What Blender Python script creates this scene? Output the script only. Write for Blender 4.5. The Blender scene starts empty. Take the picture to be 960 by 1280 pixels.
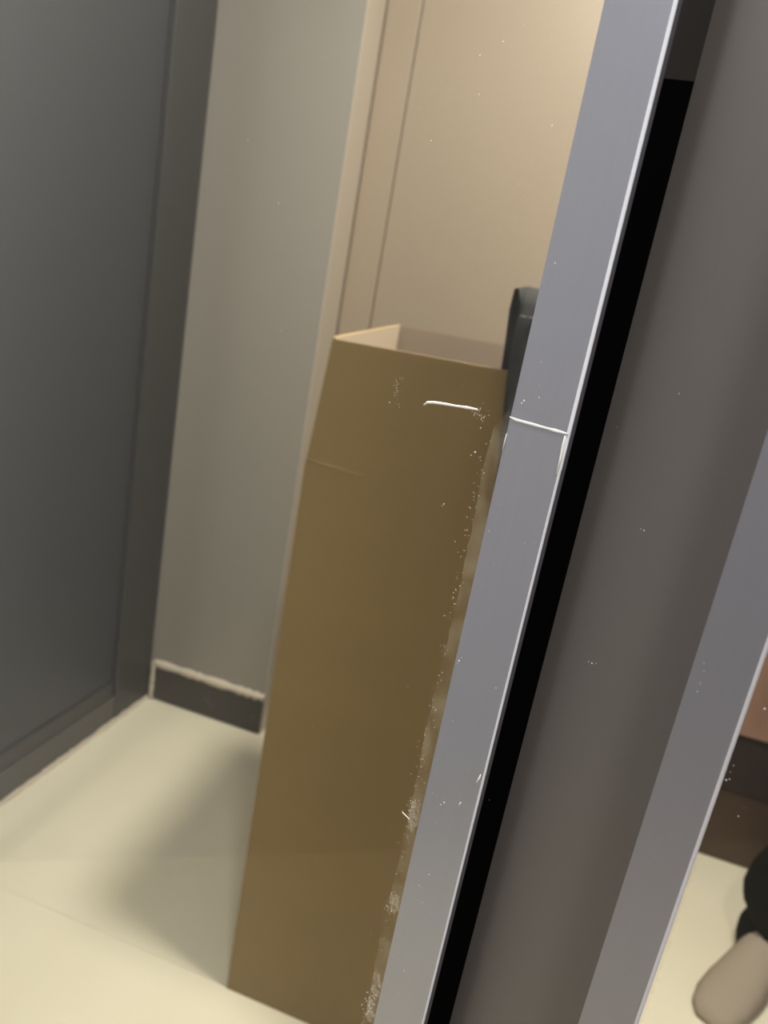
import bpy, bmesh, math, random
from mathutils import Vector, Matrix
from math import sin, cos, pi, radians

random.seed(7)
S = bpy.context.scene
COL = S.collection

# ------------------------------------------------------------------ camera
cd = bpy.data.cameras.new('camera')
cd.sensor_fit = 'VERTICAL'
cd.sensor_height = 36.0
cd.sensor_width = 27.0
cd.lens = 918.99 / 1280 * 36.0
cd.clip_start = 0.01
cd.dof.use_dof = True
cd.dof.focus_distance = 0.40
cd.dof.aperture_fstop = 8.0
cam = bpy.data.objects.new('camera', cd)
COL.objects.link(cam)
CAM = Vector((0, 0, 1.2))
fw = Vector((-0.24101126, 0.9364984, -0.25472402))
rt = Vector((0.94167417, 0.28916543, 0.17214271))
up = Vector((-0.23486875, 0.1983787, 0.95156847))
cam.matrix_world = Matrix(((rt.x, up.x, -fw.x, CAM.x), (rt.y, up.y, -fw.y, CAM.y), (rt.z, up.z, -fw.z, CAM.z), (0, 0, 0, 1)))
S.camera = cam

# ------------------------------------------------------------------ light + exposure
w = bpy.data.worlds.new('world'); S.world = w
w.use_nodes = True
w.node_tree.nodes['Background'].inputs['Color'].default_value = (0.9, 0.92, 1.0, 1)
w.node_tree.nodes['Background'].inputs['Strength'].default_value = 0.02
S.view_settings.view_transform = 'Standard'
S.view_settings.look = 'None'
S.view_settings.gamma = 1.0
S.view_settings.use_curve_mapping = False
S.view_settings.exposure = 0.0

CEIL = 2.6
def lamp(name, loc, size, energy, color):
    l = bpy.data.lights.new(name, 'AREA')
    l.shape = 'DISK'; l.size = size; l.energy = energy; l.color = color
    o = bpy.data.objects.new(name, l); COL.objects.link(o); o.location = loc
    return o
# lamps of the round ceiling fittings, the third added to brighten the frames (the fittings themselves are built below)
LAMP_A = (0.05, 0.94, CEIL - 0.045)
LAMP_B = (0.24, -0.32, CEIL - 0.045)
FILL_C = (-0.90, -0.50, CEIL - 0.045)  # added lamp, lights the wall that the frames reflect

# ------------------------------------------------------------------ helpers
def tag(o, label=None, cat=None, group=None, kind=None):
    if label: o['label'] = label
    if cat: o['category'] = cat
    if group: o['group'] = group
    if kind: o['kind'] = kind
    return o

def empty(name, loc=(0, 0, 0), rz=0.0):
    o = bpy.data.objects.new(name, None); COL.objects.link(o)
    o.location = loc; o.rotation_euler = (0, 0, rz); o.empty_display_size = 0.05
    return o

def obj(name, bm, mat, parent=None, smooth=False):
    me = bpy.data.meshes.new(name)
    bmesh.ops.recalc_face_normals(bm, faces=bm.faces)
    bm.to_mesh(me); bm.free()
    if mat: me.materials.append(mat)
    if smooth:
        for p in me.polygons: p.use_smooth = True
    o = bpy.data.objects.new(name, me); COL.objects.link(o)
    if parent:
        o.parent = parent
    return o

def box(x0, x1, y0, y1, z0, z1, bm=None, bevel=0.0, seg=2):
    bm = bm or bmesh.new()
    vs = [bm.verts.new((x, y, z)) for z in (z0, z1) for y in (y0, y1) for x in (x0, x1)]
    fs = [(0, 1, 3, 2), (4, 6, 7, 5), (0, 4, 5, 1), (2, 3, 7, 6), (0, 2, 6, 4), (1, 5, 7, 3)]
    faces = [bm.faces.new([vs[i] for i in f]) for f in fs]
    if bevel:
        es = list({e for f in faces for e in f.edges})
        bmesh.ops.bevel(bm, geom=es, offset=bevel, segments=seg, affect='EDGES', profile=0.5)
    return bm

def prism(poly, z0, z1, bm=None):
    """poly: list of (x, y), extruded in z"""
    bm = bm or bmesh.new()
    a = [bm.verts.new((x, y, z0)) for x, y in poly]
    b = [bm.verts.new((x, y, z1)) for x, y in poly]
    n = len(poly)
    bm.faces.new(a[::-1]); bm.faces.new(b)
    for i in range(n):
        bm.faces.new((a[i], a[(i + 1) % n], b[(i + 1) % n], b[i]))
    return bm

def loft(rings, bm=None, cap=True):
    bm = bm or bmesh.new()
    R = [[bm.verts.new(p) for p in r] for r in rings]
    n = len(R[0])
    for i in range(len(R) - 1):
        for j in range(n):
            bm.faces.new((R[i][j], R[i][(j + 1) % n], R[i + 1][(j + 1) % n], R[i + 1][j]))
    if cap:
        bm.faces.new(R[0][::-1]); bm.faces.new(R[-1])
    return bm

def tube(pts, rad, n=8, bm=None):
    rings = []
    for i, p in enumerate(pts):
        p = Vector(p)
        a = Vector(pts[max(i - 1, 0)]); b = Vector(pts[min(i + 1, len(pts) - 1)])
        t = (b - a).normalized()
        s = t.cross(Vector((0, 0, 1)))
        if s.length < 0.2: s = t.cross(Vector((1, 0, 0)))
        s.normalize(); q = s.cross(t).normalized()
        r = rad[i] if isinstance(rad, (list, tuple)) else rad
        rings.append([p + s * r * cos(2 * pi * k / n) + q * r * sin(2 * pi * k / n) for k in range(n)])
    return loft(rings, bm)

# ------------------------------------------------------------------ materials
def srgb(r, g, b):
    f = lambda c: (c / 255 / 12.92) if c / 255 <= 0.04045 else ((c / 255 + 0.055) / 1.055) ** 2.4
    return (f(r), f(g), f(b), 1)

def mat(name, col, rough=0.5, metal=0.0, noise=0.0, scale=20.0, stretch=(1, 1, 1), col2=None, bump=0.0, spec=0.5, bscale=None):
    m = bpy.data.materials.new(name); m.use_nodes = True
    nt = m.node_tree; b = nt.nodes['Principled BSDF']
    b.inputs['Roughness'].default_value = rough
    b.inputs['Metallic'].default_value = metal
    b.inputs['Specular IOR Level'].default_value = spec
    b.inputs['Base Color'].default_value = col
    tc = nt.nodes.new('ShaderNodeTexCoord')
    mp = nt.nodes.new('ShaderNodeMapping'); mp.inputs['Scale'].default_value = stretch
    nt.links.new(tc.outputs['Object'], mp.inputs['Vector'])
    nz = nt.nodes.new('ShaderNodeTexNoise'); nz.inputs['Scale'].default_value = scale; nz.inputs['Detail'].default_value = 5
    nt.links.new(mp.outputs['Vector'], nz.inputs['Vector'])
    if noise or col2:
        mx = nt.nodes.new('ShaderNodeMixRGB')
        c2 = col2 or tuple(c * (1 - noise) for c in col[:3]) + (1,)
        mx.inputs['Color1'].default_value = col; mx.inputs['Color2'].default_value = c2
        nt.links.new(nz.outputs['Fac'], mx.inputs['Fac'])
        nt.links.new(mx.outputs['Color'], b.inputs['Base Color'])
    if bump:
        n2 = nz
        if bscale:
            n2 = nt.nodes.new('ShaderNodeTexNoise'); n2.inputs['Scale'].default_value = bscale
            nt.links.new(mp.outputs['Vector'], n2.inputs['Vector'])
        bp = nt.nodes.new('ShaderNodeBump'); bp.inputs['Strength'].default_value = bump; bp.inputs['Distance'].default_value = 0.002
        nt.links.new(n2.outputs['Fac'], bp.inputs['Height'])
        nt.links.new(bp.outputs['Normal'], b.inputs['Normal'])
    return m

def glass_mat(name, tint):
    m = bpy.data.materials.new(name); m.use_nodes = True
    nt = m.node_tree; nt.nodes.clear()
    out = nt.nodes.new('ShaderNodeOutputMaterial')
    tr = nt.nodes.new('ShaderNodeBsdfTransparent'); tr.inputs['Color'].default_value = tint
    gl = nt.nodes.new('ShaderNodeBsdfGlossy'); gl.inputs['Roughness'].default_value = 0.02
    lw = nt.nodes.new('ShaderNodeLayerWeight'); lw.inputs['Blend'].default_value = 0.5      # facing term: same from both sides of the sheet
    pw = nt.nodes.new('ShaderNodeMath'); pw.operation = 'POWER'; pw.inputs[1].default_value = 5.0
    fr = nt.nodes.new('ShaderNodeMath'); fr.operation = 'MULTIPLY_ADD'; fr.inputs[1].default_value = 0.35; fr.inputs[2].default_value = 0.012
    nt.links.new(lw.outputs['Facing'], pw.inputs[0]); nt.links.new(pw.outputs[0], fr.inputs[0])
    mx = nt.nodes.new('ShaderNodeMixShader')
    nt.links.new(fr.outputs[0], mx.inputs['Fac'])
    nt.links.new(tr.outputs['BSDF'], mx.inputs[1]); nt.links.new(gl.outputs['BSDF'], mx.inputs[2])
    nt.links.new(mx.outputs['Shader'], out.inputs['Surface'])
    return m

def film_mat(name, col, lo, hi, scale):
    """patchy semi-transparent residue"""
    m = bpy.data.materials.new(name); m.use_nodes = True
    nt = m.node_tree; nt.nodes.clear()
    out = nt.nodes.new('ShaderNodeOutputMaterial')
    tr = nt.nodes.new('ShaderNodeBsdfTransparent')
    df = nt.nodes.new('ShaderNodeBsdfDiffuse'); df.inputs['Color'].default_value = col
    tc = nt.nodes.new('ShaderNodeTexCoord')
    nz = nt.nodes.new('ShaderNodeTexNoise'); nz.inputs['Scale'].default_value = scale; nz.inputs['Detail'].default_value = 6
    mr = nt.nodes.new('ShaderNodeMapRange'); mr.inputs['From Min'].default_value = 0.35; mr.inputs['From Max'].default_value = 0.8
    mr.inputs['To Min'].default_value = lo; mr.inputs['To Max'].default_value = hi
    mx = nt.nodes.new('ShaderNodeMixShader')
    nt.links.new(tc.outputs['Object'], nz.inputs['Vector'])
    nt.links.new(nz.outputs['Fac'], mr.inputs['Value']); nt.links.new(mr.outputs['Result'], mx.inputs['Fac'])
    nt.links.new(tr.outputs['BSDF'], mx.inputs[1]); nt.links.new(df.outputs['BSDF'], mx.inputs[2])
    nt.links.new(mx.outputs['Shader'], out.inputs['Surface'])
    return m

def emit_mat(name, col, strength):
    m = bpy.data.materials.new(name); m.use_nodes = True
    b = m.node_tree.nodes['Principled BSDF']
    b.inputs['Base Color'].default_value = col
    b.inputs['Emission Color'].default_value = col
    b.inputs['Emission Strength'].default_value = strength
    return m

M = {}
M['tile'] = mat('cream_tile', srgb(222, 214, 191), 0.35, noise=0.10, scale=3.0, col2=srgb(212, 203, 178))
M['grout'] = mat('grout', srgb(219, 209, 183), 0.9)
M['wall'] = mat('greige_wall', srgb(140, 134, 124), 0.38, noise=0.04, scale=2.5)
M['corner'] = mat('painted_corner_light', srgb(172, 160, 144), 0.5, noise=0.03, scale=4)  # lamp light on the corner return, put into a paler colour
M['white_wall'] = mat('cool_white_wall', srgb(190, 191, 199), 0.7, noise=0.03, scale=2.0)
M['ceiling'] = mat('ceiling_paint', srgb(225, 222, 216), 0.8, noise=0.02, scale=3)
M['tan'] = mat('tan_panel', srgb(146, 131, 112), 0.40, noise=0.03, scale=1.5, stretch=(1, 1, .3))
M['pink'] = mat('pinkish_brown_panel', srgb(150, 118, 100), 0.35, noise=0.06, scale=2)
M['dark_wood'] = mat('dark_brown_board', srgb(74, 56, 42), 0.5, noise=0.25, scale=14, stretch=(.4, 1, 3))
M['black_wood'] = mat('blackish_brown_board', srgb(48, 36, 30), 0.55, noise=0.2, scale=14, stretch=(.4, 1, 3))
M['base'] = mat('dark_skirting', srgb(58, 54, 46), 0.55, noise=0.35, scale=30)
M['caulk'] = mat('pale_caulk', srgb(196, 184, 164), 0.7, noise=0.15, scale=60, bump=0.4)
M['door_grey'] = mat('charcoal_door', srgb(44, 45, 47), 0.48, noise=0.05, scale=3)
M['door_frame'] = mat('charcoal_frame', srgb(47, 45, 40), 0.45, noise=0.06, scale=6)
M['sill'] = mat('dark_grey_threshold', srgb(76, 73, 66), 0.5, noise=0.1, scale=12)
M['gap'] = mat('black_gap', srgb(12, 12, 12), 0.7)
M['alu'] = mat('satin_aluminium', srgb(160, 160, 164), 0.30, metal=0.62, noise=0.05, scale=60, stretch=(6, 6, .15))
M['alu_warm'] = mat('satin_aluminium_dull', srgb(140, 138, 142), 0.32, metal=0.62, noise=0.05, scale=60, stretch=(6, 6, .15))
M['bright'] = mat('painted_highlight_edge', srgb(252, 253, 255), 0.25, metal=0.0, spec=0.9)  # highlight of the arris put into the colour as white
M['edge2'] = mat('dull_bare_edge', srgb(205, 202, 206), 0.5, metal=0.2)
M['lip'] = mat('dark_lilac_lip', srgb(120, 116, 124), 0.4, metal=0.6)
M['rubber'] = mat('black_rubber', srgb(3, 3, 3), 0.8, spec=0.03)
M['rubber2'] = mat('dark_grey_rubber', srgb(48, 45, 42), 0.5, spec=0.3)
M['panel'] = mat('grey_satin_panel', srgb(104, 98, 92), 0.42, metal=0.22, noise=0.06, scale=1.2)
M['glass'] = glass_mat('clear_glass', (0.97, 0.975, 0.95, 1))
M['film'] = film_mat('dried_glue_film', srgb(214, 200, 170), 0.02, 0.26, 70)
M['smear'] = film_mat('dried_glue_smear', srgb(236, 226, 204), 0.0, 0.45, 420)
M['dust'] = mat('white_dust', srgb(238, 232, 220), 0.9)
M['glue'] = mat('white_glue', srgb(244, 240, 232), 0.6)
M['card'] = mat('brown_cardboard', srgb(125, 101, 57), 0.75, noise=0.12, scale=5, stretch=(.5, .5, 2.5))
M['card_in'] = mat('lit_cardboard_inside', srgb(214, 196, 168), 0.8, noise=0.05, scale=6)  # inner board as lit from the right, light put into the colour
M['card_in2'] = mat('shaded_cardboard_inside', srgb(136, 119, 102), 0.8, noise=0.05, scale=6)  # same inner board in shade, put into the colour
M['card_edge'] = mat('corrugated_edge', srgb(184, 154, 108), 0.85, noise=0.2, scale=150)
M['denim'] = mat('black_denim', srgb(62, 60, 58), 0.9, noise=0.8, scale=130, stretch=(1, 1, .25), bump=0.5)
M['stitch'] = mat('pale_stitching', srgb(120, 112, 108), 0.9)
M['black_knit'] = mat('black_knit', srgb(9, 8, 9), 0.95, noise=0.3, scale=200, bump=0.3, spec=0.1)
M['skin'] = mat('skin', srgb(196, 158, 132), 0.55, noise=0.10, scale=14, col2=srgb(186, 140, 116))
M['shadow_sock'] = mat('shadow_toned_sock', srgb(150, 136, 119), 0.9, noise=0.1, scale=90, bump=0.2)  # tone of the leg's floor shadow put into the colour
M['hair'] = mat('dark_hair', srgb(34, 27, 23), 0.5, noise=0.3, scale=80, stretch=(1, 1, .1))
M['jumper'] = mat('charcoal_jumper', srgb(46, 46, 50), 0.9, noise=0.2, scale=120)
M['lamp_ring'] = mat('white_lamp_ring', srgb(232, 232, 230), 0.4)
M['lamp_glow'] = emit_mat('lit_diffuser', (1, 0.93, 0.82, 1), 6.0)

# ------------------------------------------------------------------ room shell
XL, XR = -1.065, 1.9            # left wall face, right wall face
YB1, YB2 = 1.741, 1.868         # short wall with skirting, recessed wall behind
XC = -0.694                     # outer corner where the recess starts
YF = -1.9                       # wall behind the photographer

floor = tag(obj('floor', box(XL - .1, XR + .1, YF - .1, YB2 + .1, -0.06, -0.0012), M['grout']), 'cream stone tiled floor with thin pale joints', 'floor', kind='structure')
TX, T = 1.20, 0.90
tx0, ty0 = XL, 0.990
def floor_tiles():
    cache = {}
    xs = [tx0 + TX * i for i in range(0, 4)]
    ys = [ty0 + T * j for j in range(-4, 2)]
    for x in xs:
        for y in ys:
            a0, a1 = max(x, XL), min(x + TX, XR); b0, b1 = max(y, YF), min(y + T, YB2)
            if a1 - a0 < .03 or b1 - b0 < .03: continue
            sx, sy = a1 - a0 - .0012, b1 - b0 - .0012
            k = (round(sx, 3), round(sy, 3))
            if k not in cache:
                o = obj('tile', box(-sx / 2, sx / 2, -sy / 2, sy / 2, -.0012, 0), M['tile'], floor)
                cache[k] = o.data
            else:
                o = bpy.data.objects.new('tile', cache[k]); COL.objects.link(o); o.parent = floor
            o.location = ((a0 + a1) / 2, (b0 + b1) / 2, 0)
floor_tiles()

tag(obj('ceiling', box(XL - .1, XR + .1, YF - .1, YB2 + .1, CEIL, CEIL + .08), M['ceiling']), 'plain off-white ceiling of the lobby', 'ceiling', kind='structure')

# short wall with the dark skirting (its right end is the corner return, painted paler as if lit)
wb = tag(obj('wall_back', prism([(XL - .1, YB1), (XC, YB1), (XC, YB2 + .1), (XL - .1, YB2 + .1)], 0, CEIL), M['wall']), 'glossy greige wall above the short dark skirting', 'wall', kind='structure')
bb = tag(obj('baseboard_back', box(XL + .022, XC, YB1 - .010, YB1, .004, .112, bevel=.0015), M['base']), 'short dark stone skirting in the corner with pale caulk on top', 'baseboard', kind='structure')
def bead(name, pts, r, parent, jit=0.3):
    rnd = random.Random(len(pts) * 7 + int(r * 1e5))
    P2 = []
    for i in range(len(pts) - 1):
        a, b = Vector(pts[i]), Vector(pts[i + 1])
        n = max(2, int((b - a).length / .012))
        for k in range(n): P2.append(a.lerp(b, k / n))
    P2.append(Vector(pts[-1]))
    return obj(name, tube(P2, [r * (1 + rnd.uniform(-jit, jit)) for _ in P2], 8), M['caulk'], parent, True)
bead('caulk_bead', [(XL + .016, YB1 - .004, .116), (XC, YB1 - .004, .116)], .0110, bb)
bead('caulk_bead', [(XL + .016, YB1 - .004, .002), (XL + .016, YB1 - .004, .118)], .0095, bb)
# little scuffs of plaster on the skirting
for sx, sz, r in ((-0.86, .052, .008), (-0.875, .058, .006), (-0.845, .045, .006), (-0.715, .05, .006)):
    o = bmesh.new(); bmesh.ops.create_icosphere(o, subdivisions=2, radius=1)
    for v in o.verts: v.co = Vector((sx + v.co.x * r * .6, YB1 - .0102 + v.co.y * .0012, sz + v.co.z * r * 1.3 + v.co.x * r * .4))
    obj('plaster_scuff', o, M['sill'], bb, True)

tag(obj('painted_light_strip_1', box(XC, XC + .0035, YB1 - .0015, YB2 - .0125, 0, CEIL - .001, bevel=.0008), M['corner']), 'added corner strip with painted lamp light between the greige wall and the tan panels', 'painted_light_strip', kind='structure')  # added strip over the return face, painted as if lit by the lamp
# recessed wall: tan panels over a dark base
wr = tag(obj('wall_recess', box(XC, XR + .1, YB2 + .006, YB2 + .1, 0, CEIL), M['gap']), 'tan panelled wall in the recess behind the tall carton', 'wall', kind='structure')
edges = [XC + .004, -0.603, 0.36, 1.02, XR]
for i in range(len(edges) - 1):
    z0 = .36
    obj('panel', box(edges[i] + .0015, edges[i + 1] - .0015, YB2 - .012, YB2 + .006, z0, CEIL - .002, bevel=.0015), M['pink'] if i >= 2 else M['tan'], wr)
br = tag(obj('baseboard_recess', box(XC + .004, XR, YB2 + .0005, YB2 + .008, .0, .200, bevel=.001), M['dark_wood']), 'tall dark brown base board under the pinkish wall panel', 'baseboard', kind='structure')
obj('upper_board', box(XC + .004, XR, YB2 - .004, YB2 + .008, .201, .356, bevel=.002), M['black_wood'], br)

# left wall with the charcoal door
DY0, DY1 = 1.02, 1.576          # leaf
wl = tag(obj('wall_left', box(XL - .1, XL - .03, YF - .1, YB1, 0, CEIL), M['white_wall']), 'plain left wall that holds the charcoal door', 'wall', kind='structure')
obj('plaster_face', box(XL - .03, XL, YF - .1, DY0 - .075, 0, CEIL), M['white_wall'], wl)
obj('lintel', box(XL - .03, XL, DY0 - .075, YB1, 2.16, CEIL), M['white_wall'], wl)
d1 = tag(empty('door_1', (XL, (DY0 + DY1) / 2, 0)), 'flat charcoal grey door with dark frame at the far left', 'door', kind='structure')
def dpart(name, bm, m, par=d1):
    o = obj(name, bm, m, par)
    if par is d1: o.matrix_parent_inverse = Matrix.Translation(Vector((XL, (DY0 + DY1) / 2, 0))).inverted()
    return o
dpart('leaf', box(XL - .028, XL - .010, DY0 + .004, DY1 - .004, .125, 2.06, bevel=.002), M['door_grey'])
dpart('jamb', box(XL - .03, XL + .004, DY1, YB1 - .002, .0, 2.16, bevel=.003), M['door_frame'])
dpart('jamb', box(XL - .03, XL + .004, DY0 - .075, DY0, .0, 2.16, bevel=.003), M['door_frame'])
dpart('head', box(XL - .03, XL + .004, DY0, DY1, 2.065, 2.16, bevel=.003), M['door_frame'])
dpart('threshold', box(XL - .03, XL + .002, DY0, DY1 + .13, .0, .075, bevel=.004), M['sill'])
dpart('bottom_rail', box(XL - .03, XL - .004, DY0 + .004, DY1 - .002, .076, .122, bevel=.004), M['door_frame'])
dpart('gap_strip', box(XL - .0305, XL - .020, DY1 - .004, DY1, .12, 2.06), M['gap'])
sl = bead('caulk_bead', [(XL + .006, DY0 - .05, .002), (XL + .006, YB1 - .006, .002)], .0065, d1)
sl.matrix_parent_inverse = Matrix.Translation(Vector((XL, (DY0 + DY1) / 2, 0))).inverted()

tag(obj('wall_right', box(XR, XR + .1, YF - .1, YB2 + .1, 0, CEIL), M['white_wall']), 'plain right wall of the lobby', 'wall', kind='structure')
tag(obj('wall_front', box(XL - .1, XR + .1, YF - .1, YF, 0, CEIL), M['white_wall']), 'plain wall behind the photographer', 'wall', kind='structure')

# ceiling fittings with their lamps
def ceiling_light(loc, size, energy, color, label):
    t = tag(empty('ceiling_light', (loc[0], loc[1], CEIL)), label, 'lamp', 'round ceiling lights')
    r = size / 2
    n = 40
    prof = [(r + .005, 0), (r + .03, 0), (r + .03, -.03), (r + .022, -.04), (r + .005, -.035)]
    bm = bmesh.new()
    R = [[bm.verts.new((p[0] * cos(2 * pi * k / n), p[0] * sin(2 * pi * k / n), p[1])) for p in prof] for k in range(n)]
    for k in range(n):
        for j in range(len(prof)):
            bm.faces.new((R[k][j], R[k][(j + 1) % len(prof)], R[(k + 1) % n][(j + 1) % len(prof)], R[(k + 1) % n][j]))
    obj('ring', bm, M['lamp_ring'], t, True)
    obj('diffuser', loft([[(q * cos(2 * pi * k / n), q * sin(2 * pi * k / n), z) for k in range(n)] for q, z in ((r, -.005), (r + .004, -.02), (r * .98, -.03))]), M['lamp_glow'], t)
    lo = lamp('lamp_light', (loc[0], loc[1], CEIL - .046), size, energy, color)
    return t
ceiling_light(LAMP_A, 0.20, 52, (1.0, 0.955, 0.89), 'round ceiling light over the glass doors')
ceiling_light(LAMP_B, 0.20, 20, (0.93, 0.95, 1.0), 'round ceiling light right above the photographer')
ceiling_light(FILL_C, 0.20, 13, (0.93, 0.95, 1.0), 'added fill light close to the left wall, brightens the door frames')  # lamp and fitting added to brighten the upper frames

# ------------------------------------------------------------------ framed glass doors (oblique)
PP = Vector((-0.02666925, 0.3690376, 0))
U = Vector((0.86977152, -0.49345465, 0))
N = Vector((-0.49345465, -0.86977152, 0))
LEAN = 0.0072
def P(u, n, z):
    """door coordinates -> room: u along the doors to the right, n out towards the photographer; the set leans a little"""
    return PP + U * (u + LEAN * (z - 1.115)) + N * n + Vector((0, 0, z))

DZ0, DZ1 = 0.0, 2.30
def dprism(poly, z0, z1, bm=None):
    bm = bm or bmesh.new()
    a = [bm.verts.new(P(u, n, z0)) for u, n in poly]
    b = [bm.verts.new(P(u, n, z1)) for u, n in poly]
    k = len(poly)
    bm.faces.new(a[::-1]); bm.faces.new(b)
    for i in range(k): bm.faces.new((a[i], a[(i + 1) % k], b[(i + 1) % k], b[i]))
    return bm
def dbox(u0, u1, n0, n1, z0, z1, bm=None):
    return dprism([(u0, n0), (u1, n0), (u1, n1), (u0, n1)], z0, z1, bm)
def part(name, bm, m, root, smooth=False, base=None):
    o = obj(name, bm, m, root, smooth)
    b = base or root
    o.matrix_parent_inverse = Matrix.Translation(b.location).inverted() if b.type == 'EMPTY' else Matrix.Identity(4)
    return o

SL, SR = -0.0165, 0.0185        # stile of the left door
TH = 0.030
ZJ = 1.1613
G1 = tag(empty('glass_door', P(SL, 0, 0)), 'aluminium framed clear glass door with a spliced stile, left of the grey panel', 'door')
UL = -1.085                     # far (left) end of the left door
c = 0.0010
stile_up = part('stile', dprism([(SL, 0), (SR - c, 0), (SR - c, -.0005), (SR - c, -TH), (SL, -TH)], ZJ + .0005, DZ1), M['alu'], G1)
c2 = 0.0006
stile_low = part('stile', dprism([(SL - .0004, -.0003), (SR - c2, -.0003), (SR - c2, -TH), (SL - .0004, -TH)], .018, ZJ - .0005), M['alu'], G1)
# arris of the stile with its highlight painted white, wider on the upper length
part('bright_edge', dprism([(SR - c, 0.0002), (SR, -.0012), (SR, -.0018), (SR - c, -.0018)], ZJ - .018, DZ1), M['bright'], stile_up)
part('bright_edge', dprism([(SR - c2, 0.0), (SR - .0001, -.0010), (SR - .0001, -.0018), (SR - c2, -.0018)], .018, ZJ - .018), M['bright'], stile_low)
part('side_lip', dprism([(SR - .003, -.0024), (SR - .0002, -.0024), (SR - .0002, -.0055), (SR - .003, -.0055)], .018, DZ1), M['lip'], stile_low)
def gasket(za, zb, m):
    """black strip on the side of the stile; za, zb: heights of its two ends at the front and at the back"""
    bm = bmesh.new()
    poly = [(SR - .003, -.0056, 0), (SR - .0004, -.0056, 0), (SR - .0002, -TH - .002, 1), (SR - .003, -TH - .002, 1)]
    a = [bm.verts.new(P(u, n, za[k])) for u, n, k in poly]; b = [bm.verts.new(P(u, n, zb[k])) for u, n, k in poly]
    bm.faces.new(a[::-1]); bm.faces.new(b)
    for i in range(4): bm.faces.new((a[i], a[(i + 1) % 4], b[(i + 1) % 4], b[i]))
    return part('gasket', bm, m, stile_low if zb[0] < 2 else stile_up)
gasket((.018, .018), (1.3165, 1.3235), M['rubber'])
gasket((1.3166, 1.3236), (DZ1, DZ1), M['rubber2'])
part('stile', dbox(UL, UL + .035, -TH, 0, .018, DZ1), M['alu'], G1)
part('bottom_rail', dbox(UL, SR - .003, -.013, -.001, .0, .018), M['alu'], G1)
part('top_rail', dbox(UL, SR - .003, -TH, 0, DZ1, DZ1 + .05), M['alu'], G1)
GN = -0.0022
pane1 = part('glass_pane', dbox(UL + .030, SL + .004, GN - .005, GN, .014, DZ1 + .004), M['glass'], G1)

# white burr along the splice of the stile
def ridge(pts, w, h, n0, bm=None, rnd=random.Random(3)):
    """low ridge lying on the door face along (u, z) points"""
    bm = bm or bmesh.new()
    rings = []
    for i, (u, z) in enumerate(pts):
        a = Vector(pts[max(i - 1, 0)]); b = Vector(pts[min(i + 1, len(pts) - 1)])
        t = (b - a).normalized(); q = Vector((-t.y, t.x))
        ww = w * rnd.uniform(.75, 1.2)
        if i in (0, len(pts) - 1): ww *= .6
        prof = [(-1, 0), (-.6, .8), (0, 1), (.6, .8), (1, 0), (0, -.3)]
        rings.append([P(u + q.x * k * ww, n0 + m * h, z + q.y * k * ww) for k, m in prof])
    return loft(rings, bm)
pts = [(SL - .0002 + (SR - SL + .0002) * k / 9, ZJ + .0002 * (1 if k in (0,) else 0) + .0004 * (k == 0)) for k in range(10)]
part('splice_burr', ridge(pts, .0008, .0006, 0), M['glue'], stile_low, True)
part('splice_burr', ridge([(SR - .0015, ZJ - .001), (SR - .0016, ZJ - .006), (SR - .0011, ZJ - .012), (SR - .0009, ZJ - .02)], .0006, .0005, 0), M['glue'], stile_low, True)
part('splice_burr', ridge([(SL, ZJ - .008), (SL - .0002, ZJ - .013), (SL - .0001, ZJ - .017)], .0003, .0004, 0), M['glue'], stile_low, True)

# patchy glue film beside the stile on the glass
bm = bmesh.new()
rnd = random.Random(11)
prev = None
for i in range(160):
    z = 0.62 + (1.168 - 0.62) * i / 159
    wv = .0105 + rnd.uniform(-.0006, .0006) + .0008 * sin(z * 40)
    wv *= min(1, max(.25, (1.172 - z) / .02))
    a = bm.verts.new(P(SL - wv, GN + .0002, z)); b = bm.verts.new(P(SL + .0005, GN + .0002, z))
    if prev: bm.faces.new((prev[0], prev[1], b, a))
    prev = (a, b)
part('glue_film', bm, M['film'], pane1)
# thicker dried smears on that film
def smear(us, zs, ru, rz):
    bm = bmesh.new(); ctr = bm.verts.new(P(us, GN + .0004, zs)); r_ = []
    for j in range(18):
        a = 2 * pi * j / 18; k = rnd.uniform(.6, 1.15)
        r_.append(bm.verts.new(P(us + ru * k * cos(a), GN + .00025, zs + rz * k * sin(a))))
    for j in range(18): bm.faces.new((r_[j], r_[(j + 1) % 18], ctr))
    part('glue_smear', bm, M['smear'], pane1)
for zs, ru, rz in ((.917, .0045, .011), (.852, .0040, .008), (.786, .0050, .011), (.765, .0050, .008)):
    smear(SL - .006, zs, ru, rz)

# pixel -> point on the door face, used to put dust where it sits on the glass
def on_face(px, py, n):
    d = fw + rt * ((px - 480) / 918.99) - up * ((py - 640) / 918.99)
    t = ((PP + N * n - CAM).dot(N)) / d.dot(N)
    q = CAM + d * t
    z = q.z; u = (q - PP).dot(U) - LEAN * (z - 1.115)
    return u, z

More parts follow.
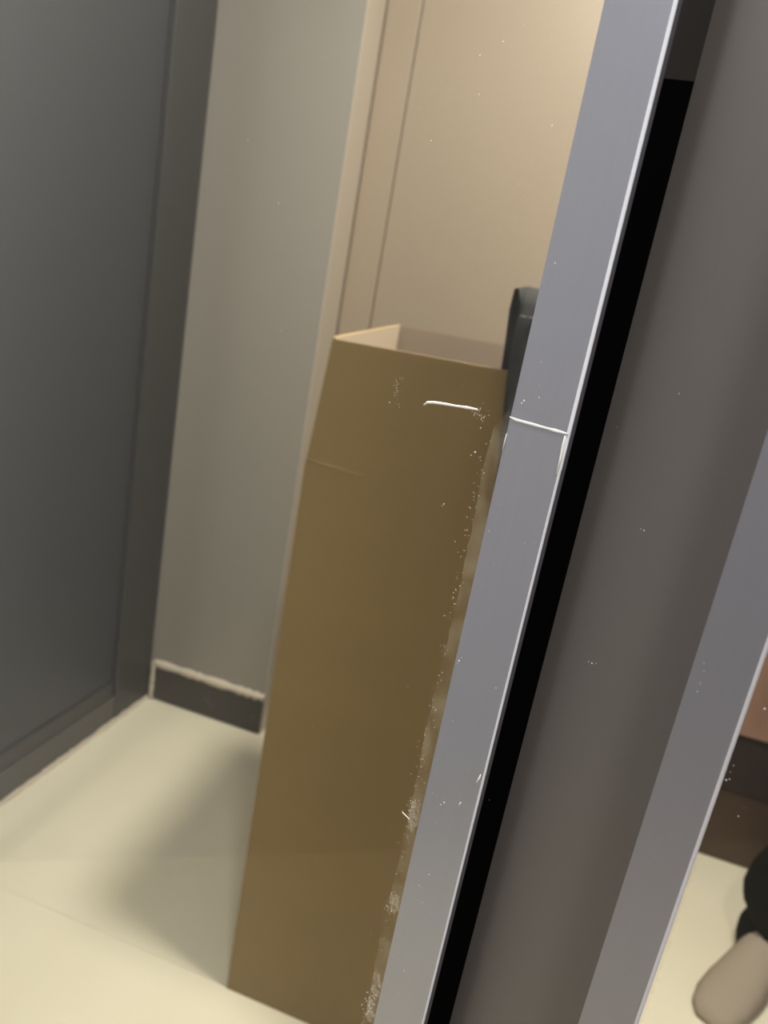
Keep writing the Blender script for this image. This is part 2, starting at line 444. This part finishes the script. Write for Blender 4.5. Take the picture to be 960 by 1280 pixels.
def flakes(lst, n, bm=None):
    bm = bm or bmesh.new()
    for px, py, r in lst:
        u, z = on_face(px, py, n)
        k = rnd.randint(4, 6); a0 = rnd.uniform(0, 6.28); st = rnd.uniform(.45, 1.0); th = rnd.uniform(0, 3.1)
        top = bm.verts.new(P(u, n + r * .5, z))
        ring = []
        for j in range(k):
            a = a0 + 2 * pi * j / k; rr = r * rnd.uniform(.6, 1.2)
            x, y = rr * cos(a), rr * sin(a) * st
            ring.append(bm.verts.new(P(u + x * cos(th) - y * sin(th), n + .00005, z + x * sin(th) + y * cos(th))))
        for j in range(k): bm.faces.new((ring[j], ring[(j + 1) % k], top))
        bm.faces.new(ring[::-1])
    return bm
def spread(x0, y0, x1, y1, n, s, r0, r1):
    out = []
    for i in range(n):
        t = rnd.random()
        out.append((x0 + (x1 - x0) * t + rnd.gauss(0, s), y0 + (y1 - y0) * t + rnd.gauss(0, s), rnd.uniform(r0, r1)))
    return out
R1 = .00052
pane_dust = [(629, 52, R1 * 1.2), (600, 69, R1), (599, 118, R1 * .8), (539, 176, R1 * .7), (690, 157, R1), (690, 50, R1 * .5),
             (28, 343, R1 * .9), (26, 507, R1 * 1.0), (54, 254, R1 * .7), (348, 254, R1 * 1.1), (310, 175, R1 * .8), (351, 414, R1 * .9),
             (322, 398, R1 * .5), (202, 425, R1 * .6), (195, 574, R1 * .6), (216, 499, R1 * .5), (555, 630, R1 * 1.1), (553, 632, R1 * .8),
             (277, 645, R1 * .8), (391, 908, R1 * .6), (356, 1149, R1 * .6), (297, 980, R1 * .6), (314, 1001, R1 * .6), (260, 958, R1 * .6),
             (340, 1208, R1 * .8), (265, 1218, R1 * .5), (259, 866, R1 * .6), (326, 900, R1 * .6), (226, 1180, R1 * .5), (332, 1160, R1 * .5),
             (487, 503, R1 * 1.2), (497, 480, R1 * .9), (500, 472, R1 * .7), (594, 565, R1 * 1.2), (601, 535, R1), (613, 551, R1 * .7), (589, 569, R1 * .7)]
pane_dust += spread(499, 468, 494, 510, 26, 2.5, R1 * .3, R1 * .75)
pane_dust += spread(596, 510, 604, 522, 30, 4, R1 * .35, R1 * .9)
pane_dust += spread(605, 560, 470, 1240, 190, 3.5, R1 * .3, R1 * .8)
pane_dust += spread(517, 1000, 512, 1030, 60, 4, R1 * .35, R1 * .8)
pane_dust += spread(489, 1122, 484, 1140, 40, 4, R1 * .35, R1 * .8)
pane_dust += spread(467, 1240, 459, 1275, 80, 4.5, R1 * .4, R1 * 1.0)
pane_dust += spread(553, 850, 546, 862, 12, 3, R1 * .2, R1 * .4)
for i in range(90): pane_dust.append((rnd.uniform(5, 700), rnd.uniform(5, 1270), R1 * rnd.uniform(.25, .55)))
pane_dust = [q for q in pane_dust if q[0] < 755 - .2258 * q[1] - 2]
o = part('dust', flakes(pane_dust, GN + .0001), M['dust'], pane1); o['kind'] = 'stuff'
# the pale curved dab of dried glue, and a stray fibre
g = [on_face(x, y, GN + .0001) for x, y in ((530, 506), (534, 503), (542, 503), (556, 505), (570, 507.5), (584, 509.5), (597, 512))]
part('glue_dab', ridge(g, .0007, .0005, GN + .0001), M['glue'], pane1, True)
g = [on_face(x, y, GN + .0001) for x, y in ((503, 1015), (507, 1019), (512, 1024))]
part('fibre', ridge(g, .0003, .0003, GN + .0001), M['glue'], pane1, True)
stile_dust = [(674, 497, R1 * .9), (674, 482, R1 * .6), (655, 501, R1 * 2.0), (652, 504, R1 * 1.2), (694, 329, R1 * 1.1), (677, 452, R1 * .6), (611, 664, R1 * 1.0), (603, 733, R1 * .7),
              (569, 677, R1 * .8), (574, 826, R1 * 1.4), (577, 822, R1), (572, 829, R1), (620, 860, R1 * .9), (566, 901, R1 * .8), (541, 991, R1 * .9), (555, 1003, R1 * 1.5),
              (551, 1006, R1 * 1.1), (545, 1028, R1 * .7), (536, 1093, R1 * 1.1), (524, 1107, R1 * .9), (526, 1110, R1 * .7), (528, 1128, R1 * 1.0), (504, 1128, R1 * .6),
              (498, 1190, R1 * .8), (505, 1213, R1 * .9), (509, 1196, R1 * .5), (499, 1241, R1 * .7), (617, 705, R1 * .5), (656, 679, R1 * .6), (668, 678, R1 * .7), (612, 1000, R1 * .5)]
for i in range(60):
    y = rnd.uniform(560, 1270); x = 750 - .2258 * y + 8 + rnd.uniform(0, 45); stile_dust.append((x, y, R1 * rnd.uniform(.2, .45)))
o = part('dust', flakes(stile_dust, .0001), M['dust'], stile_low); o['kind'] = 'stuff'
for a in (((601, 968), (599, 973), (596, 978)), ((576, 1003), (574, 1006))):
    g = [on_face(x, y, .0001) for x, y in a]
    part('scratch', ridge(g, .0006, .0004, .0001), M['glue'], stile_low, True)

# recessed grey panel between the doors
FL, FR = 0.1040, 0.1287
G2 = tag(empty('filler_panel', P((SR + FL) / 2, -TH, 0)), 'smooth dark grey metal panel recessed between the two aluminium frames', 'panel')
face2 = part('face', dbox(SR - .004, FL + .004, -TH - .014, -TH - .0022, .0, DZ1 + .05), M['panel'], G2)
o = part('dust', flakes([(805, 663, R1), (801, 661, R1 * .8), (740, 829, R1 * 1.1), (736, 827, R1 * .9), (745, 829, R1 * .7), (849, 492, R1 * .7), (688, 750, R1 * .8), (771, 534, R1 * .5)], -TH - .0021), M['dust'], face2); o['kind'] = 'stuff'

# right door
G3 = tag(empty('glass_door', P(FL, 0, 0)), 'aluminium framed glass door at the right edge, before the black trouser leg', 'door')
UR = 0.88
stile3 = part('stile', dprism([(FL, 0), (FR - .0011, 0), (FR - .0011, -.006), (FL + .006, -.006), (FL + .006, -TH - .002), (FL, -TH - .002)], .018, DZ1), M['alu_warm'], G3)
part('bright_edge', dprism([(FR - .0011, 0.0), (FR, -.0008), (FR, -.0028), (FR - .0011, -.0028)], .018, DZ1), M['edge2'], stile3)
part('stile', dbox(UR - .035, UR, -TH, 0, .018, DZ1), M['alu_warm'], G3)
part('bottom_rail', dbox(FL, UR, -.013, -.001, 0, .018), M['alu_warm'], G3)
part('top_rail', dbox(FL, UR, -TH, 0, DZ1, DZ1 + .05), M['alu_warm'], G3)
pane3 = part('glass_pane', dbox(FR - .003, UR - .030, GN - .005, GN, .014, DZ1 + .004), M['glass'], G3)
q = [(905, 955, R1 * .7), (917, 957, R1 * .5), (908, 975, R1 * 1.0), (912, 974, R1 * .6), (956, 886, R1), (923, 1020, R1 * .6), (945, 853, R1 * .6), (913, 965, R1 * .4), (945, 1030, R1 * .3), (930, 1010, R1 * .3)]
o = part('dust', flakes(q, GN + .0001), M['dust'], pane3); o['kind'] = 'stuff'
q = [(880, 829, R1 * .7), (880, 839, R1 * .6), (875, 855, R1 * .7), (872, 864, R1 * .6), (876, 853, R1 * .4), (840, 986, R1 * .4), (818, 1070, R1 * .4)]
o = part('dust', flakes(q, .0001), M['dust'], stile3); o['kind'] = 'stuff'
bm = bmesh.new(); prev = None
for i in range(60):
    z = 0.86 + .14 * i / 59
    wv = .0016 + rnd.uniform(-.0006, .0008)
    a = bm.verts.new(P(FR + wv, GN + .0002, z)); b = bm.verts.new(P(FR - .001, GN + .0002, z))
    if prev: bm.faces.new((prev[0], prev[1], b, a))
    prev = (a, b)
part('glue_film', bm, M['film'], pane3)

# ------------------------------------------------------------------ tall open carton
BX0, BX1, BY0, BY1 = -0.384, -0.010, 0.986, 1.345
ZC = 0.980
tk = 0.005
BOX = tag(empty('cardboard_box', ((BX0 + BX1) / 2, (BY0 + BY1) / 2, 0)), 'tall open brown cardboard carton standing on the floor behind the glass', 'box')
def slab(quad, inward, t=tk):
    """board of thickness t from an outer quad (4 points) offset inwards"""
    bm = bmesh.new(); off = Vector(inward) * t
    a = [bm.verts.new(Vector(p)) for p in quad]; b = [bm.verts.new(Vector(p) + off) for p in quad]
    bm.faces.new(a); bm.faces.new(b[::-1])
    for i in range(4): bm.faces.new((a[i], a[(i + 1) % 4], b[(i + 1) % 4], b[i]))
    return bm
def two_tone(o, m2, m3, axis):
    """inner face takes a lit or shaded board tone, cut edges their own colour"""
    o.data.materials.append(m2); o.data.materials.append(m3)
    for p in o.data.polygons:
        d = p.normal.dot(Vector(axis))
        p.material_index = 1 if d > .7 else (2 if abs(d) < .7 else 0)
def wall(name, quad, inward, inner, t=tk):
    o = part(name, slab(quad, inward, t), M['card'], BOX)
    two_tone(o, inner, M['card_edge'], inward)
    return o
e = .0006
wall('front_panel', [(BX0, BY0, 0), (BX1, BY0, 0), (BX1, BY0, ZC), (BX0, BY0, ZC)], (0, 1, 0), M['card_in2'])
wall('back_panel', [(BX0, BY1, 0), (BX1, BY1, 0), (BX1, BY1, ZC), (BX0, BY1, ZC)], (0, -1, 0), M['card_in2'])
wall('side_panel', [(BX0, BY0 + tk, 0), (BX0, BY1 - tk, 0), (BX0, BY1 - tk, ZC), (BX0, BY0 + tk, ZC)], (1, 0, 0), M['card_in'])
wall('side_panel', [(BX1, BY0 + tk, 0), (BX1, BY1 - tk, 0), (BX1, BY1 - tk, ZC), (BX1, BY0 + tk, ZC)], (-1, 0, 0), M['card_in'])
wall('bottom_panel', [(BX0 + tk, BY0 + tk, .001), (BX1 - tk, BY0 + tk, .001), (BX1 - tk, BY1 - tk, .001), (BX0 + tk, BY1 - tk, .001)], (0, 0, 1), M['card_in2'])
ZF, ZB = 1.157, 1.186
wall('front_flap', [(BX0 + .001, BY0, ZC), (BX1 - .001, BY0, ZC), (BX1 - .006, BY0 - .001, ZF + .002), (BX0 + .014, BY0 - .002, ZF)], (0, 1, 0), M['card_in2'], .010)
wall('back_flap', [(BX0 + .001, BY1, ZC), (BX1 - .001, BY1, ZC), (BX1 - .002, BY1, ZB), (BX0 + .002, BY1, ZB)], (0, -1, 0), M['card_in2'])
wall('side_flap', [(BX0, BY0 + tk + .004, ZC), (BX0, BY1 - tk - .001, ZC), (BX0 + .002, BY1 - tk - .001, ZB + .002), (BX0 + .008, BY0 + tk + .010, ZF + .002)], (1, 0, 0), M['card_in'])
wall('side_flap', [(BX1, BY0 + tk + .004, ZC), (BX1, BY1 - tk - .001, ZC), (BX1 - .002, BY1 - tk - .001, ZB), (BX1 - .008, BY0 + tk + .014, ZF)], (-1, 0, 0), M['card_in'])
# raised fold line where the flap bends, fading out to the right
part('fold_line', tube([(BX0 + .001, BY0 + .0004, ZC), (BX0 + .04, BY0 + .0004, ZC - .001), (BX0 + .08, BY0 + .0006, ZC - .003), (BX0 + .11, BY0 + .0012, ZC - .005)], [.0016, .0014, .001, .0008], 8), M['card'], BOX, True)

# ------------------------------------------------------------------ dark jeans draped over the carton's rim
JE = tag(empty('black_jeans', (-.06, .985, 1.16)), 'black denim trouser leg folded over the front rim of the carton', 'trousers')
path = [(1.060, 1.00), (1.050, 1.10), (1.040, 1.19), (1.026, 1.236), (1.004, 1.262), (.982, 1.262), (.970, 1.240), (.966, 1.200), (.972, 1.155), (.970, 1.08), (.968, .98), (.966, .90)]
def cloth(x0, x1, th, nx, path, xoff, bm=None):
    """thick folded cloth following a path in the y-z plane"""
    bm = bm or bmesh.new()
    rings = []
    for i, (y, z) in enumerate(path):
        a = Vector(path[max(i - 1, 0)]); b = Vector(path[min(i + 1, len(path) - 1)])
        t = (b - a).normalized(); nrm = Vector((-t.y, t.x))
        ring = []
        for k in range(nx):
            s = k / (nx - 1); x = x0 + xoff(i) + (x1 - x0) * s
            wv = .0012 * sin(s * 23 + i * .7) + .0009 * sin(s * 51 + i * 1.3)
            h = th * (1 - (2 * s - 1) ** 8)
            ring.append((x, y + nrm.x * (h / 2 + wv), z + nrm.y * (h / 2 + wv)))
        for k in range(nx - 1, -1, -1):
            s = k / (nx - 1); x = x0 + xoff(i) + (x1 - x0) * s
            wv = .0012 * sin(s * 23 + i * .7)
            h = th * (1 - (2 * s - 1) ** 8)
            ring.append((x, y - nrm.x * (h / 2 - wv) , z - nrm.y * (h / 2 - wv)))
        rings.append(ring)
    return loft(rings, bm)
xo = lambda i: [.0, -.006, -.010, -.012, -.008, .000, .009, .008, .010, .018, .030, .04][i]
JX = -.131
jleg = part('leg', cloth(JX, JX + .17, .010, 26, path, xo), M['denim'], JE, True)
sp = [(.9648, 1.232), (.9618, 1.224)]
bm = bmesh.new()
for k in range(14):
    x = JX + .012 + k * .011
    tube([(x, .9632, 1.2285), (x + .0075, .9632, 1.2285)], .0011, 6, bm)
part('hem_stitch', bm, M['stitch'], jleg, True)
# ------------------------------------------------------------------ person standing beyond the right door
PX, PY = 0.640, 1.560            # ankle of the foot in view
F = Vector((-0.55, -0.84, 0)).normalized()        # where the feet point
Rr = Vector((F.y, -F.x, 0))                        # the person's right side
person = tag(empty('person', (PX, PY, 0)), 'person in long black trousers standing behind the right glass door', 'person')
ank = Vector((PX, PY, 0))
hipc = ank - Rr * .11
def W(f, r, z, org=hipc):
    return org + F * f + Rr * r + Vector((0, 0, z))
def skin_mesh(name, verts, edges, radii, m, parent, root=0, sub=2):
    me = bpy.data.meshes.new(name)
    me.from_pydata([tuple(v) for v in verts], edges, [])
    o = bpy.data.objects.new(name + '_tmp', me); COL.objects.link(o)
    o.modifiers.new('skin', 'SKIN')
    for i, r in enumerate(radii):
        sv = me.skin_vertices[0].data[i]
        sv.radius = r if isinstance(r, tuple) else (r, r)
        sv.use_root = (i == root)
    s = o.modifiers.new('sub', 'SUBSURF'); s.levels = sub; s.render_levels = sub
    dg = bpy.context.evaluated_depsgraph_get()
    dg.update()
    nm = bpy.data.meshes.new_from_object(o.evaluated_get(dg))
    bpy.data.objects.remove(o); bpy.data.meshes.remove(me)
    nm.name = name; nm.materials.clear(); nm.materials.append(m)
    for p in nm.polygons: p.use_smooth = True
    r = bpy.data.objects.new(name, nm); COL.objects.link(r); r.parent = parent
    r.matrix_parent_inverse = Matrix.Translation(parent.location).inverted()
    return r
V, E_, RD = [], [], []
def node(p, r, par=None):
    V.append(Vector(p)); RD.append(r)
    if par is not None: E_.append((par, len(V) - 1))
    return len(V) - 1
pel = node(W(0, 0, .95), .13)
sp1 = node(W(.01, 0, 1.12), .12, pel)
sp2 = node(W(.0, 0, 1.30), .135, sp1)
nk0 = node(W(-.01, 0, 1.43), .07, sp2)
nk1 = node(W(.0, 0, 1.50), .052, nk0)
hd1 = node(W(.015, 0, 1.57), .078, nk1)
hd2 = node(W(.012, 0, 1.645), .088, hd1)
hd3 = node(W(.008, 0, 1.695), .062, hd2)
nose = node(W(.112, 0, 1.60), .010, hd1)
for s in (1, -1):
    ear = node(W(.005, s * .088, 1.60), .014, hd1)
    sh = node(W(0, s * .17, 1.39), .058, sp2)
    el = node(W(-.02, s * .22, 1.12), .042, sh)
    wr_ = node(W(.05, s * .22, .90), .029, el)
    pm = node(W(.07, s * .215, .83), (.024, .036), wr_)
    for k, (df, L) in enumerate(((.030, .075), (.010, .085), (-.010, .08), (-.029, .062))):
        a = node(W(.075 + df, s * .215, .795), .0095, pm)
        b = node(W(.082 + df, s * .208, .795 - L * .5), .009, a)
        node(W(.078 + df, s * .198, .795 - L * .95), .0075, b)
    a = node(W(.115, s * .205, .83), .011, pm); node(W(.128, s * .198, .79), .009, a)
    hp = node(W(0, s * .10, .88), .095, pel)
    kn = node(W(.01, s * .11, .48), .058, hp)
    cf = node(W(-.02, s * .11, .33), .056, kn)
    an = node(W(-.005, s * .11, .095), .036, cf)
    he = node(W(-.035, s * .11, .034), .032, an)
    m1 = node(W(.07, s * .112, .052), (.036, .040), an)
    m2 = node(W(.135, s * .118, .030), (.024, .046), m1)
    for k, (dr, L, rr) in enumerate(((-.032, .055, .0135), (-.010, .053, .0105), (.008, .047, .010), (.025, .040, .0095), (.040, .030, .009))):
        a = node(W(.158, s * (.118 + dr), .016), rr, m2)
        node(W(.158 + L, s * (.118 + dr * 1.05), .012), rr * .85, a)
body = skin_mesh('body', V, E_, RD, M['skin'], person)

def ring(c, rx, ry, n=40, rib=0.0, k=20, ph=0.0, sq=0.0):
    out = []
    for j in range(n):
        a = 2 * pi * j / n
        q = 1 + rib * (1 if (j % 2) else -1) + sq * sin(3 * a + ph) + sq * .6 * sin(5 * a - ph * 1.7)
        out.append(c + F * (ry * q * cos(a)) + Rr * (rx * q * sin(a)))
    return out
# trousers: one leg lofted from the bunched hem up, both meet at the hips
def trouser_leg(s):
    prof = [(.030, .072, .078, .010), (.046, .080, .088, .012), (.072, .079, .087, .012), (.094, .068, .075, .008), (.112, .074, .084, .004), (.140, .088, .100, .006), (.175, .094, .108, .006), (.215, .090, .104, .002),
            (.26, .074, .082, -.010), (.31, .068, .076, -.014), (.40, .072, .080, -.006), (.50, .078, .088, .004), (.65, .088, .098, .002), (.78, .098, .112, 0), (.88, .108, .128, 0)]
    rings = []
    for i, (z, rx, ry, of) in enumerate(prof):
        ctr = W(of, s * (.11 if z < .5 else .11 - (z - .5) * .03), z)
        rings.append(ring(ctr, rx, ry, 64, .012 if z < .3 else .004, ph=i * .9, sq=.030 if z < .28 else .012))
    inner = [[ctr_p for ctr_p in ring(W(.010, s * .11, z), rx * .88, ry * .88, 64)] for z, rx, ry in ((.12, .064, .07), (.031, .072, .078))]
    return loft(inner + rings)
def shadow_sock(s):  # added foot shape standing in for the leg's shadow on the floor
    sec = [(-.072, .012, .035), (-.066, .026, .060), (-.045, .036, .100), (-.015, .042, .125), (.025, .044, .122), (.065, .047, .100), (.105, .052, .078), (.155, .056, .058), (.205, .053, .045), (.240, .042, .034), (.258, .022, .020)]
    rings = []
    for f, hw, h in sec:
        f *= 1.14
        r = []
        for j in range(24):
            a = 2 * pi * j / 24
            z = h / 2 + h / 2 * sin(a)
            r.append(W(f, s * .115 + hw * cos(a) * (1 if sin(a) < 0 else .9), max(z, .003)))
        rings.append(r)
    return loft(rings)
def pbase(o):
    o.matrix_parent_inverse = Matrix.Translation(person.location).inverted(); return o
for s in (1, -1): pbase(obj('shadow_sock', shadow_sock(s), M['shadow_sock'], person, True))
tr_bm = trouser_leg(1)
tmp = trouser_leg(-1)
me_t = bpy.data.meshes.new('t'); tmp.to_mesh(me_t); tmp.free(); tr_bm.from_mesh(me_t); bpy.data.meshes.remove(me_t)
loft([ring(W(0, 0, z), rx, ry, 64) for z, rx, ry in ((.80, .10, .09), (.86, .19, .125), (.93, .185, .13), (1.02, .165, .125), (1.05, .162, .122))], tr_bm)
pbase(obj('trousers', tr_bm, M['black_knit'], person, True))
ju = loft([ring(W(0, 0, z), rx, ry, 64, .004) for z, rx, ry in ((.98, .178, .135), (1.05, .182, .14), (1.20, .18, .145), (1.32, .20, .15), (1.39, .19, .125), (1.44, .11, .09), (1.47, .068, .068))])
for s in (1, -1):
    loft([[p for p in ring(W(f, s * r, z), rr, rr, 24)] for f, r, z, rr in ((0, .15, 1.40, .075), (-.005, .20, 1.34, .072), (-.02, .222, 1.12, .058), (.02, .222, 1.0, .05), (.045, .22, .925, .042))], ju)
pbase(obj('jumper', ju, M['jumper'], person, True))
hb = bmesh.new()
bmesh.ops.create_uvsphere(hb, u_segments=28, v_segments=18, radius=1)
hc = W(-.012, 0, 1.645)
bmesh.ops.delete(hb, geom=[v for v in hb.verts if v.co.z < -.15 and v.co.x > -.1 or v.co.z < -.75], context='VERTS')
for v in hb.verts:
    c0 = v.co.copy(); v.co = hc + F * (c0.x * .108) + Rr * (c0.y * .096) + Vector((0, 0, c0.z * .108))
pbase(obj('hair', hb, M['hair'], person, True))
for s in (1, -1):
    fb = bmesh.new()
    r = bmesh.ops.create_icosphere(fb, subdivisions=2, radius=.009)
    for v in r['verts']: v.co = v.co + W(.088, s * .032, 1.612)
    pbase(obj('eye', fb, M['hair'], person, True))
pbase(obj('mouth', tube([W(.088, .022, 1.553), W(.095, 0, 1.551), W(.088, -.022, 1.553)], [.003, .006, .003], 8), M['pink'], person, True))
